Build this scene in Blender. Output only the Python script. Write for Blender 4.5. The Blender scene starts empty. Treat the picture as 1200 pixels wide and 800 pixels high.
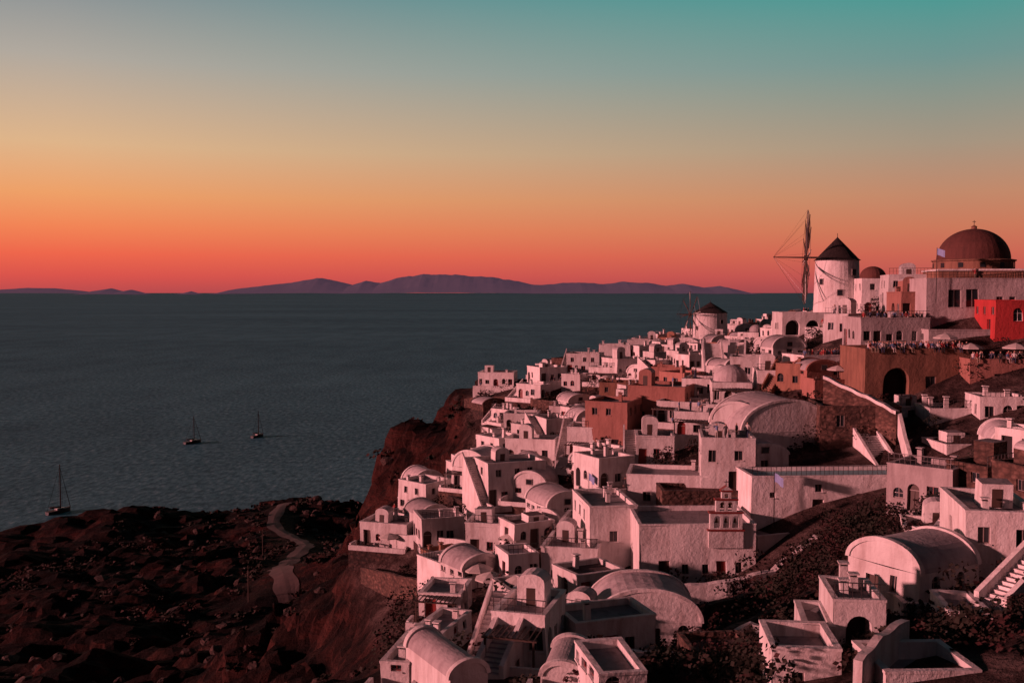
import bpy, math, random
import numpy as np
from mathutils import Vector, Matrix, noise
R = random.Random(7)
scene = bpy.context.scene

# ------------------------------------------------------------------ camera
F = 1166.7
EYE = Vector((0, 0, 100.0))
PITCH = math.atan(58/F)
CP, SP = math.cos(PITCH), math.sin(PITCH)
cam = bpy.data.cameras.new("camera"); camo = bpy.data.objects.new("camera", cam)
scene.collection.objects.link(camo)
cam.lens = 35; cam.sensor_width = 36; cam.clip_start = 0.5; cam.clip_end = 200000
camo.location = EYE; camo.rotation_euler = (math.pi/2-PITCH, 0, 0)
scene.camera = camo
scene.view_settings.view_transform = 'Standard'
scene.view_settings.look = 'None'; scene.view_settings.exposure = 0

def pixel_to_world(u, v, d):
    """image pixel (u, v) back-projected through the camera -> world metres (d = chosen depth)"""
    c = 400-v
    y = F*CP + c*SP; z = c*CP - F*SP
    return Vector(((u-600)/y*d, d, EYE.z + z/y*d))

# ------------------------------------------------------------------ terrain
CTRL = [(1200,800,40),(1050,800,42),(900,800,46),(760,800,50),(620,800,52),(480,790,58),
(1140,700,55),(1030,620,74),(850,682,85),(940,700,70),(700,692,88),(760,778,66),(620,700,80),(560,645,110),(430,645,124),
(500,700,92),(540,560,142),(650,560,125),(770,575,104),(900,560,97),(1050,550,95),(1150,560,85),
(1180,500,95),(1050,474,112),(1000,480,112),(1100,405,119),(1180,380,122),(1140,340,128),(1200,345,128),(980,368,150),
(930,394,148),(880,425,148),(800,465,158),(700,490,172),(640,510,165),(560,490,190),(548,455,214),
(650,445,225),(700,425,240),(760,406,262),(830,410,240),(880,392,285),(940,386,240),
(452,506,214),(446,520,216),(420,606,212),(400,690,214),(385,700,200),(480,590,185),(430,612,190),(500,570,172),
(400,745,110),(418,668,121),(390,800,90),(455,780,72),(0,800,130),(100,800,125),(200,800,120),(300,800,110),
(0,700,230),(100,700,225),(200,700,220),(300,700,215),(375,700,165),(0,650,320),(150,640,340),(250,640,330),
(330,640,310),(395,640,250),(0,624,410),(70,617,425),(100,600,410),(160,588,405),(220,598,410),(240,611,430),
(300,600,440),(310,581,446),(360,577,446),(380,590,440),(412,580,420)]
pts = [pixel_to_world(*c)[:] for c in CTRL]
pts += [(80,60,93),(100,100,98),(120,150,99),(110,200,93),(100,260,86),(150,300,76),(200,200,93),(200,60,95),
(60,20,93),(30,0,90),(0,-20,90),(-30,0,72),(-60,20,60),(-120,60,42),(-200,100,24),(-260,200,5),(-260,60,20),(-300,330,-12),
(-14,245,58),(4,280,52),(0,330,22),(-5,400,-8),(60,330,60),(60,400,20),(60,470,-12),(140,380,40),(150,480,-12),
(-40,262,28),(-30,340,14),(-30,430,-8),(-80,480,-14),(-140,470,-14),(-200,460,-14),(-260,460,-14),(60,182,93),(72,225,87),(75,150,97),(92,180,91),
(300,300,60),(300,480,-14),(300,0,95),(0,520,-18),(-150,520,-18),(150,540,-18)]
pts = np.array(pts, float)
XY = pts[:, :2]; Z = pts[:, 2]
n = len(Z)
def kern(r): return np.sqrt(r*r+2.0)
Dm = np.linalg.norm(XY[:,None]-XY[None], axis=2)
A = np.zeros((n+3, n+3)); A[:n,:n] = kern(Dm) - np.eye(n)*0.15
A[:n,n] = 1; A[:n,n+1:] = XY; A[n,:n] = 1; A[n+1:,:n] = XY.T
W = np.linalg.solve(A, np.concatenate([Z, [0,0,0]]))
def height(x, y):
    r = np.sqrt((XY[:,0]-x)**2+(XY[:,1]-y)**2)
    return float(kern(r)@W[:n] + W[n] + W[n+1]*x + W[n+2]*y)
def ground(u, v, d0=34.0, d1=520.0):
    d = d0
    while d < d1:
        p = pixel_to_world(u, v, d)
        if p.z < height(p.x, p.y):
            return d
        d += 1.0 if d < 150 else 1.5
    return d1
VILL = [(-6,44),(-10,80),(-17,112),(-21,126),(-17,150),(-9,178),(-9,214),(10,230),(24,262),(50,288),(82,275),(70,175),(95,140),(80,95),(60,70),(45,40),(28,30)]
def inside(x, y):
    c = False; j = len(VILL)-1
    for i in range(len(VILL)):
        xi, yi = VILL[i]; xj, yj = VILL[j]
        if (yi > y) != (yj > y) and x < (xj-xi)*(y-yi)/(yj-yi)+xi: c = not c
        j = i
    return c
def vdist(x, y):
    best = 1e9
    for i in range(len(VILL)):
        a = VILL[i-1]; b = VILL[i]
        dx, dy = b[0]-a[0], b[1]-a[1]
        t = max(0, min(1, ((x-a[0])*dx+(y-a[1])*dy)/(dx*dx+dy*dy)))
        best = min(best, math.hypot(x-a[0]-t*dx, y-a[1]-t*dy))
    return best if inside(x, y) else -best

# ------------------------------------------------------------------ materials
MAT = {}
def new_mat(name):
    m = bpy.data.materials.new(name); m.use_nodes = True
    nt = m.node_tree; b = nt.nodes["Principled BSDF"]
    return m, nt, b
def nd(nt, t, **k):
    x = nt.nodes.new(t)
    for a, v in k.items(): setattr(x, a, v)
    return x
def ramp(nt, stops, inp=None):
    r = nd(nt, "ShaderNodeValToRGB")
    e = r.color_ramp.elements
    while len(e) > 1: e.remove(e[-1])
    e[0].position = stops[0][0]; e[0].color = (*stops[0][1], 1)
    for p, c in stops[1:]:
        q = e.new(p); q.color = (*c, 1)
    if inp is not None: nt.links.new(inp, r.inputs[0])
    return r
def noisen(nt, vec, scale, detail=5, rough=0.6):
    t = nd(nt, "ShaderNodeTexNoise"); t.inputs["Scale"].default_value = scale
    t.inputs["Detail"].default_value = detail; t.inputs["Roughness"].default_value = rough
    nt.links.new(vec, t.inputs["Vector"]); return t
def mapping(nt, vec, sc):
    m = nd(nt, "ShaderNodeMapping"); m.inputs["Scale"].default_value = sc
    nt.links.new(vec, m.inputs["Vector"]); return m.outputs[0]
def mixc(nt, f, a, b, mode='MIX'):
    m = nd(nt, "ShaderNodeMix", data_type='RGBA', blend_type=mode)
    for s, v in ((m.inputs[0], f), (m.inputs[6], a), (m.inputs[7], b)):
        if isinstance(v, (int, float)): s.default_value = v
        elif isinstance(v, tuple): s.default_value = (*v, 1)
        else: nt.links.new(v, s)
    return m.outputs[2]
def bump(nt, b, h, strength=0.4, dist=0.05):
    n_ = nd(nt, "ShaderNodeBump"); n_.inputs["Strength"].default_value = strength
    n_.inputs["Distance"].default_value = dist
    nt.links.new(h, n_.inputs["Height"]); nt.links.new(n_.outputs[0], b.inputs["Normal"])
    return n_

def plaster(name, col, dirt, var=0.25, dirtamt=0.65):
    m, nt, b = new_mat(name)
    g = nd(nt, "ShaderNodeNewGeometry"); oi = nd(nt, "ShaderNodeObjectInfo")
    pos = g.outputs["Position"]
    streak = noisen(nt, mapping(nt, pos, (1.6, 1.6, 0.22)), 1.0, 4, 0.65)
    blot = noisen(nt, pos, 0.45, 4, 0.6)
    r1 = ramp(nt, [(0.46, (0,0,0)), (0.72, (1,1,1))], streak.outputs[0])
    r2 = ramp(nt, [(0.4, (0,0,0)), (0.8, (1,1,1))], blot.outputs[0])
    f1 = nd(nt, "ShaderNodeMath", operation='MULTIPLY'); nt.links.new(r1.outputs[0], f1.inputs[0]); f1.inputs[1].default_value = dirtamt
    f2 = nd(nt, "ShaderNodeMath", operation='MULTIPLY'); nt.links.new(r2.outputs[0], f2.inputs[0]); f2.inputs[1].default_value = dirtamt*0.7
    c = mixc(nt, f1.outputs[0], col, dirt); c = mixc(nt, f2.outputs[0], c, dirt)
    vr = nd(nt, "ShaderNodeMapRange"); nt.links.new(oi.outputs["Random"], vr.inputs[0])
    vr.inputs[3].default_value = 1-var; vr.inputs[4].default_value = 1.0
    cc = nd(nt, "ShaderNodeVectorMath", operation='SCALE'); nt.links.new(c, cc.inputs[0]); nt.links.new(vr.outputs[0], cc.inputs["Scale"])
    nt.links.new(cc.outputs[0], b.inputs["Base Color"]); b.inputs["Roughness"].default_value = 0.85
    b.inputs["Specular IOR Level"].default_value = 0.2
    fine = noisen(nt, pos, 2.2, 4, 0.7)
    bump(nt, b, fine.outputs[0], 0.7, 0.12)
    MAT[name] = m
plaster("white", (0.82,0.79,0.77), (0.42,0.33,0.31), 0.32)
plaster("greywash", (0.50,0.45,0.44), (0.25,0.2,0.2))
plaster("roofwash", (0.36,0.325,0.33), (0.15,0.125,0.125), 0.5)
plaster("vaultwash", (0.60,0.55,0.55), (0.27,0.22,0.23), 0.45)
plaster("paving", (0.15,0.115,0.11), (0.065,0.045,0.042), 0.4)
plaster("ochre", (0.34,0.175,0.12), (0.14,0.075,0.055), 0.3, 0.85)
plaster("pink", (0.46,0.22,0.175), (0.25,0.115,0.09), 0.3)
plaster("red", (0.48,0.05,0.05), (0.26,0.035,0.03), 0.2)
plaster("brownroof", (0.14,0.055,0.045), (0.08,0.035,0.03), 0.3)
plaster("pool", (0.26,0.45,0.45), (0.2,0.34,0.36), 0.1)

def stone(name, c1, c2, c3):
    m, nt, b = new_mat(name)
    pos = nd(nt, "ShaderNodeNewGeometry").outputs["Position"]
    v = nd(nt, "ShaderNodeTexVoronoi"); v.inputs["Scale"].default_value = 1.9
    nz = noisen(nt, pos, 1.2, 3); ad = nd(nt, "ShaderNodeVectorMath", operation='ADD')
    nt.links.new(mapping(nt, pos, (1,1,1.6)), ad.inputs[0]); nt.links.new(nz.outputs["Color"], ad.inputs[1])
    nt.links.new(ad.outputs[0], v.inputs["Vector"])
    c = ramp(nt, [(0.0, c1), (0.5, c2), (1.0, c3)], v.outputs["Color"])
    jt = ramp(nt, [(0.0, (0,0,0)), (0.75, (1,1,1))], v.outputs["Distance"])
    cc = mixc(nt, jt.outputs[0], c.outputs[0], (c1[0]*0.5, c1[1]*0.5, c1[2]*0.5))
    big = noisen(nt, pos, 0.3, 4); bb = ramp(nt, [(0.35,(0.55,0.55,0.55)),(0.7,(1.2,1.2,1.2))], big.outputs[0])
    cc = mixc(nt, 1.0, cc, bb.outputs[0], 'MULTIPLY')
    nt.links.new(cc, b.inputs["Base Color"]); b.inputs["Roughness"].default_value = 0.95
    bump(nt, b, v.outputs["Distance"], 0.8, -0.15)
    MAT[name] = m
stone("stone", (0.12,0.062,0.045), (0.19,0.10,0.075), (0.27,0.16,0.125))
stone("darkstone", (0.045,0.023,0.018), (0.09,0.042,0.034), (0.13,0.07,0.055))

def simple(name, col, rough=0.6, metal=0.0, nscale=4.0, amt=0.35):
    m, nt, b = new_mat(name)
    pos = nd(nt, "ShaderNodeNewGeometry").outputs["Position"]
    t = noisen(nt, pos, nscale, 3)
    c = mixc(nt, t.outputs[0], col, tuple(x*(1-amt) for x in col))
    nt.links.new(c, b.inputs["Base Color"]); b.inputs["Roughness"].default_value = rough
    b.inputs["Metallic"].default_value = metal; MAT[name] = m
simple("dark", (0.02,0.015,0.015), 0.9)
simple("glass", (0.025,0.03,0.035), 0.12)
simple("wood", (0.07,0.04,0.03), 0.6)
simple("redwood", (0.25,0.035,0.03), 0.5)
simple("frame", (0.30,0.24,0.22), 0.5)
simple("metal", (0.08,0.07,0.07), 0.4, 0.6)
simple("bronze", (0.10,0.07,0.04), 0.4, 0.7)
simple("cloth", (0.62,0.56,0.52), 0.9)
simple("hullwhite", (0.55,0.52,0.52), 0.3)
simple("hulldark", (0.02,0.02,0.025), 0.5)
simple("sparblack", (0.008,0.008,0.009), 0.9)
simple("terracotta", (0.30,0.11,0.07), 0.8)
simple("skin", (0.45,0.25,0.18), 0.6)
simple("hair", (0.03,0.02,0.015), 0.7)
simple("flagcloth", (0.25,0.32,0.55), 0.8)
# thatch
m, nt, b = new_mat("thatch"); tc = nd(nt, "ShaderNodeTexCoord").outputs["Object"]
t = noisen(nt, mapping(nt, tc, (9,9,0.8)), 1.5, 6, 0.7)
c = ramp(nt, [(0.3,(0.010,0.007,0.007)),(0.7,(0.035,0.02,0.018))], t.outputs[0])
nt.links.new(c.outputs[0], b.inputs["Base Color"]); b.inputs["Roughness"].default_value = 1
bump(nt, b, t.outputs[0], 0.9, 0.2); MAT["thatch"] = m
def clothes(name, stops):
    m, nt, b = new_mat(name); oi = nd(nt, "ShaderNodeObjectInfo")
    r = ramp(nt, stops, oi.outputs["Random"]); r.color_ramp.interpolation = 'CONSTANT'
    nt.links.new(r.outputs[0], b.inputs["Base Color"]); b.inputs["Roughness"].default_value = 0.9; MAT[name] = m
clothes("shirt", [(0,(0.5,0.45,0.43)),(0.2,(0.05,0.05,0.08)),(0.45,(0.3,0.04,0.04)),(0.6,(0.03,0.03,0.03)),(0.8,(0.12,0.18,0.3))])
clothes("trousers", [(0,(0.03,0.04,0.08)),(0.35,(0.25,0.2,0.15)),(0.55,(0.02,0.02,0.02)),(0.85,(0.4,0.36,0.33))])
# lamp bulb
m, nt, b = new_mat("bulb"); b.inputs["Emission Color"].default_value = (1,0.55,0.25,1); b.inputs["Emission Strength"].default_value = 5; MAT["bulb"] = m
# foliage
m, nt, b = new_mat("foliage"); pos = nd(nt, "ShaderNodeNewGeometry").outputs["Position"]
t = noisen(nt, pos, 0.35, 3); t2 = noisen(nt, pos, 5.0, 1)
c = ramp(nt, [(0.3,(0.022,0.03,0.018)),(0.5,(0.045,0.033,0.024)),(0.62,(0.09,0.022,0.026)),(0.75,(0.035,0.035,0.018))], t.outputs[0])
c2 = mixc(nt, t2.outputs[0], c.outputs[0], (0.012,0.013,0.010))
nt.links.new(c2, b.inputs["Base Color"]); b.inputs["Roughness"].default_value = 0.8; b.inputs["Specular IOR Level"].default_value = 0.2; MAT["foliage"] = m
# terrain
m, nt, b = new_mat("hillside"); g = nd(nt, "ShaderNodeNewGeometry"); pos = g.outputs["Position"]
sep = nd(nt, "ShaderNodeSeparateXYZ"); nt.links.new(g.outputs["True Normal"], sep.inputs[0])
big = noisen(nt, pos, 0.035, 6, 0.65); mid = noisen(nt, pos, 0.25, 7, 0.75)
scrub = ramp(nt, [(0.32,(0.006,0.005,0.005)),(0.46,(0.014,0.009,0.009)),(0.56,(0.030,0.016,0.014)),(0.68,(0.06,0.034,0.028))], mid.outputs[0])
scr2 = ramp(nt, [(0.38,(0.4,0.4,0.42)),(0.55,(1.0,0.85,0.8)),(0.66,(1.9,0.95,0.9))], big.outputs[0])
sc = mixc(nt, 1.0, scrub.outputs[0], scr2.outputs[0], 'MULTIPLY')
strat = noisen(nt, mapping(nt, pos, (0.07,0.07,0.75)), 1.0, 7, 0.75)
rock = ramp(nt, [(0.3,(0.018,0.007,0.006)),(0.47,(0.075,0.025,0.020)),(0.56,(0.032,0.013,0.011)),(0.64,(0.12,0.047,0.036)),(0.78,(0.22,0.11,0.085))], strat.outputs[0])
rk2 = ramp(nt, [(0.35,(0.35,0.35,0.35)),(0.65,(1.3,1.3,1.3))], mid.outputs[0])
rk = mixc(nt, 1.0, rock.outputs[0], rk2.outputs[0], 'MULTIPLY')
sl = ramp(nt, [(0.50,(1,1,1)),(0.80,(0,0,0))], sep.outputs["Z"])
cc = mixc(nt, sl.outputs[0], sc, rk)
at = nd(nt, "ShaderNodeAttribute", attribute_name="village")
pav = ramp(nt, [(0.38,(0.022,0.014,0.013)),(0.5,(0.06,0.038,0.034)),(0.62,(0.14,0.10,0.09))], mid.outputs[0])
cc = mixc(nt, at.outputs["Fac"], cc, pav.outputs[0])
nt.links.new(cc, b.inputs["Base Color"]); b.inputs["Roughness"].default_value = 0.97
b.inputs["Specular IOR Level"].default_value = 0.1
bump(nt, b, mid.outputs[0], 1.0, 2.0); MAT["hillside"] = m
simple("dirt", (0.10,0.065,0.06), 0.95, 0, 0.5, 0.6)
# sea: teal water colour with ripple light and dark painted in + a thin layer of sky reflection on the ripples
m, nt, b = new_mat("sea_water"); pos = nd(nt, "ShaderNodeNewGeometry").outputs["Position"]
w1 = noisen(nt, mapping(nt, pos, (1,0.42,1)), 0.33, 7, 0.74)
w2 = noisen(nt, mapping(nt, pos, (1,0.35,1)), 0.021, 5, 0.65)
w3 = noisen(nt, mapping(nt, pos, (0.3,1,1)), 0.0016, 4, 0.6)
a = nd(nt, "ShaderNodeMath", operation='MULTIPLY_ADD'); nt.links.new(w2.outputs[0], a.inputs[0]); a.inputs[1].default_value = 1.5; nt.links.new(w1.outputs[0], a.inputs[2])
c = ramp(nt, [(0.36,(0.020,0.075,0.105)),(0.48,(0.048,0.16,0.205)),(0.58,(0.10,0.26,0.31)),(0.70,(0.28,0.42,0.46))], w1.outputs[0])
c2 = ramp(nt, [(0.35,(0.82,0.82,0.84)),(0.65,(1.2,1.17,1.14))], w2.outputs[0])
c3 = ramp(nt, [(0.35,(0.8,0.8,0.82)),(0.65,(1.22,1.18,1.14))], w3.outputs[0])
cc = mixc(nt, 1.0, c.outputs[0], c3.outputs[0], 'MULTIPLY'); cc = mixc(nt, 1.0, cc, c2.outputs[0], 'MULTIPLY')
nt.nodes.remove(b)
df = nd(nt, "ShaderNodeBsdfDiffuse"); gl = nd(nt, "ShaderNodeBsdfGlossy"); gl.inputs["Roughness"].default_value = 0.3
gl.inputs["Color"].default_value = (0.6,0.85,0.95,1)
nt.links.new(cc, df.inputs["Color"]); mx = nd(nt, "ShaderNodeMixShader"); mx.inputs[0].default_value = 0.075
n_ = nd(nt, "ShaderNodeBump"); n_.inputs["Strength"].default_value = 1.0; n_.inputs["Distance"].default_value = 2.5
nt.links.new(a.outputs[0], n_.inputs["Height"]); nt.links.new(n_.outputs[0], gl.inputs["Normal"])
nt.links.new(df.outputs[0], mx.inputs[1]); nt.links.new(gl.outputs[0], mx.inputs[2])
nt.links.new(mx.outputs[0], nt.nodes["Material Output"].inputs[0]); MAT["sea_water"] = m
# islands: rock with the haze of distance painted in as an even glow
m, nt, b = new_mat("hazy_island_rock"); pos = nd(nt, "ShaderNodeNewGeometry").outputs["Position"]
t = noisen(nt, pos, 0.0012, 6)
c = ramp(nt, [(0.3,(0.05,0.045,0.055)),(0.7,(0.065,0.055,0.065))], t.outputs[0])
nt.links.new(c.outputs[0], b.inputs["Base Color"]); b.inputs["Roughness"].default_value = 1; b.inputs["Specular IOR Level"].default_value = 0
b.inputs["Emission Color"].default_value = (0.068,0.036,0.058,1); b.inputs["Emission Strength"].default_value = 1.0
MAT["hazy_island_rock"] = m

# ------------------------------------------------------------------ mesh builder
class MB:
    def __init__(s): s.v = []; s.f = []; s.m = []; s.slots = []; s.T = Matrix.Identity(4)
    def mi(s, mat):
        if mat not in s.slots: s.slots.append(mat)
        return s.slots.index(mat)
    def poly(s, ps, mat):
        k = len(s.v)
        for p in ps: s.v.append((s.T @ Vector(p))[:])
        s.f.append(tuple(range(k, k+len(ps)))); s.m.append(s.mi(mat))
    def box(s, x0, x1, y0, y1, z0, z1, mat, top=None):
        c = [(x0,y0),(x1,y0),(x1,y1),(x0,y1)]
        for i in range(4):
            a, b_ = c[i], c[(i+1)%4]
            s.poly([(a[0],a[1],z0),(b_[0],b_[1],z0),(b_[0],b_[1],z1),(a[0],a[1],z1)], mat)
        s.poly([(x,y,z1) for x,y in c], top or mat)
        s.poly([(x,y,z0) for x,y in reversed(c)], mat)
    def tube(s, p, q, r, mat, n=6, r2=None):
        p, q = Vector(p), Vector(q); d = (q-p)
        if d.length < 1e-6: return
        d.normalize(); a = d.orthogonal().normalized(); b_ = d.cross(a); r2 = r if r2 is None else r2
        A_ = [p+(a*math.cos(2*math.pi*i/n)+b_*math.sin(2*math.pi*i/n))*r for i in range(n)]
        B_ = [q+(a*math.cos(2*math.pi*i/n)+b_*math.sin(2*math.pi*i/n))*r2 for i in range(n)]
        for i in range(n):
            j = (i+1)%n; s.poly([A_[i],A_[j],B_[j],B_[i]], mat)
        s.poly(B_, mat); s.poly(A_[::-1], mat)
    def lathe(s, cx, cy, prof, mat, n=24, mats=None, a0=0, a1=2*math.pi):
        for k in range(len(prof)-1):
            (r0,z0),(r1,z1) = prof[k], prof[k+1]
            mm = mats[k] if mats else mat
            for i in range(n):
                t0 = a0+(a1-a0)*i/n; t1 = a0+(a1-a0)*(i+1)/n
                P = [(cx+r0*math.cos(t0),cy+r0*math.sin(t0),z0),(cx+r0*math.cos(t1),cy+r0*math.sin(t1),z0),
                     (cx+r1*math.cos(t1),cy+r1*math.sin(t1),z1),(cx+r1*math.cos(t0),cy+r1*math.sin(t0),z1)]
                if r0 < 1e-4: P = [P[0],P[2],P[3]]
                elif r1 < 1e-4: P = P[:3]
                s.poly(P, mm)
    def wall(s, p0, p1, z0, z1, ops, mat):
        """wall panel from p0 to p1 with real recessed openings. ops: dict(s,w,z,h,k,arch,d)"""
        dx, dy = p1[0]-p0[0], p1[1]-p0[1]; L = math.hypot(dx, dy); dx /= L; dy /= L
        nx, ny = dy, -dx
        def P(t, z, dep=0): return (p0[0]+dx*t-nx*dep, p0[1]+dy*t-ny*dep, z)
        rects = []
        for o in ops:
            a = max(0.12, o['s']-o['w']/2); b_ = min(L-0.12, o['s']+o['w']/2)
            if b_-a < 0.25: continue
            zt = min(z1-0.15, o['z']+o['h'])
            if zt-o['z'] < 0.3: continue
            if any(not (b_+0.05 < r[0] or a-0.05 > r[1] or zt+0.05 < r[2] or o['z']-0.05 > r[3]) for r in rects): continue
            rects.append((a, b_, o['z'], zt, o))
        xs = sorted({0.0, L, *[r[0] for r in rects], *[r[1] for r in rects]})
        zs = sorted({z0, z1, *[r[2] for r in rects], *[r[3] for r in rects]})
        for i in range(len(xs)-1):
            for j in range(len(zs)-1):
                cx, cz = (xs[i]+xs[i+1])/2, (zs[j]+zs[j+1])/2
                if any(r[0]<cx<r[1] and r[2]<cz<r[3] for r in rects): continue
                s.poly([P(xs[i],zs[j]),P(xs[i+1],zs[j]),P(xs[i+1],zs[j+1]),P(xs[i],zs[j+1])], mat)
        for a, b_, zb, zt, o in rects:
            k = o.get('k', 'win'); dep = o.get('d', {'win':0.2,'door':0.25,'red':0.25,'void':1.6,'thru':0.6,'hole':0.0}[k])
            arch = o.get('arch', False); r = (b_-a)/2; rr = min(r, (zt-zb)*0.6); cx = (a+b_)/2
            if arch:
                N = 8; zc = zt-rr
                arc = [(cx-r*math.cos(math.pi*i/N), zc+rr*math.sin(math.pi*i/N)) for i in range(N+1)]
                for i in range(N):
                    corner = (a, zt) if i < N/2 else (b_, zt)
                    s.poly([P(*corner), P(*arc[i]), P(*arc[i+1])], mat)
                out = [(a, zb)] + arc + [(b_, zb)]
            else:
                out = [(a,zb),(a,zt),(b_,zt),(b_,zb)]
            if dep > 0:
                for i in range(len(out)):
                    q0, q1 = out[i], out[(i+1)%len(out)]
                    s.poly([P(*q0), P(*q1), P(q1[0],q1[1],dep), P(q0[0],q0[1],dep)], mat)
            if k in ('thru', 'hole'): continue
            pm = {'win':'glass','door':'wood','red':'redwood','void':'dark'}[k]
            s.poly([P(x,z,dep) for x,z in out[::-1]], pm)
            def bar(xa, xb, za, zb_, dd, mm):
                s.poly([P(xa,za,dd),P(xb,za,dd),P(xb,zb_,dd),P(xa,zb_,dd)], mm)
                s.poly([P(xa,za,dd),P(xa,zb_,dd),P(xa,zb_,dep),P(xa,za,dep)], mm)
                s.poly([P(xb,za,dd),P(xb,zb_,dd),P(xb,zb_,dep),P(xb,za,dep)], mm)
                s.poly([P(xa,zb_,dd),P(xb,zb_,dd),P(xb,zb_,dep),P(xa,zb_,dep)], mm)
            fm = o.get('fm', 'frame'); t = 0.05
            topz = zt-rr if arch else zt
            if k == 'win':
                bar(cx-t/2, cx+t/2, zb, zt-0.02, dep-0.05, fm)
                bar(a, a+t, zb, topz, dep-0.06, fm); bar(b_-t, b_, zb, topz, dep-0.06, fm)
                bar(a+t, b_-t, zb, zb+t, dep-0.06, fm); bar(a+t, cx-t/2, topz-t, topz, dep-0.06, fm); bar(cx+t/2, b_-t, topz-t, topz, dep-0.06, fm)
                if o.get('sill', True):
                    q = [P(a-0.08,zb-0.09,-0.07),P(b_+0.08,zb-0.09,-0.07),P(b_+0.08,zb-0.01,-0.07),P(a-0.08,zb-0.01,-0.07)]
                    s.poly(q, mat); s.poly([q[3],q[2],P(b_+0.08,zb-0.01,0.01),P(a-0.08,zb-0.01,0.01)], mat)
                    s.poly([q[0],q[1],P(b_+0.08,zb-0.09,0.01),P(a-0.08,zb-0.09,0.01)], mat)
            elif k in ('door', 'red'):
                bar(a, a+t, zb, topz, dep-0.06, fm); bar(b_-t, b_, zb, topz, dep-0.06, fm)
                bar(cx-0.02, cx+0.02, zb, topz-0.05, dep-0.04, pm)
                bar(a+t, b_-t, topz-t*1.5, topz-0.01, dep-0.07, fm)
    def build(s, name, loc=(0,0,0), yaw=0, wob=0.0, smooth=False, parent=None):
        M = Matrix.Translation(loc) @ Matrix.Rotation(yaw, 4, 'Z')
        V = s.v
        if wob:
            o = Vector(loc)*0.37
            V = []
            for p in s.v:
                q = Vector(p); nv = noise.noise_vector(q*0.33+o)
                V.append((q + Vector((nv.x, nv.y, nv.z*0.8))*wob)[:])
        me = bpy.data.meshes.new(name); me.from_pydata(V, [], s.f)
        for k in s.slots: me.materials.append(MAT[k])
        me.polygons.foreach_set("material_index", s.m)
        if smooth: me.polygons.foreach_set("use_smooth", [True]*len(s.f))
        me.update()
        ob = bpy.data.objects.new(name, me); ob.matrix_world = M
        scene.collection.objects.link(ob)
        return ob

def W_(s, z=1.0, w=0.8, h=1.0, **k): return dict(s=s, z=z, w=w, h=h, k='win', **k)
def D_(s, w=1.0, h=2.1, z=0.02, k='door', **q): return dict(s=s, z=z, w=w, h=h, k=k, **q)

def auto_ops(L, h, r, dens=1.0):
    ops = []
    x = r.uniform(0.6, 1.1); door = False
    while x < L-0.5:
        if h > 2.3 and not door and r.random() < 0.55:
            ops.append(D_(x, h=min(2.15, h-0.4), k=r.choice(['door','door','red','void']), d=.3, arch=r.random()<0.3)); door = True
        elif r.random() < 0.95*dens:
            ops.append(W_(x, z=r.choice([0.9,1.0,1.1]), w=r.uniform(0.6,0.95), h=min(r.uniform(0.8,1.25), max(0.5, h-1.4)), arch=r.random()<0.2, fm=r.choice(['frame','white','redwood','wood'])))
        x += r.uniform(1.2, 1.9)
    if h > 4.4:
        x = r.uniform(0.9, 1.6)
        while x < L-0.7:
            ops.append(W_(x, z=h-1.7, w=0.7, h=0.9)); x += r.uniform(1.6, 2.6)
    return ops

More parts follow.
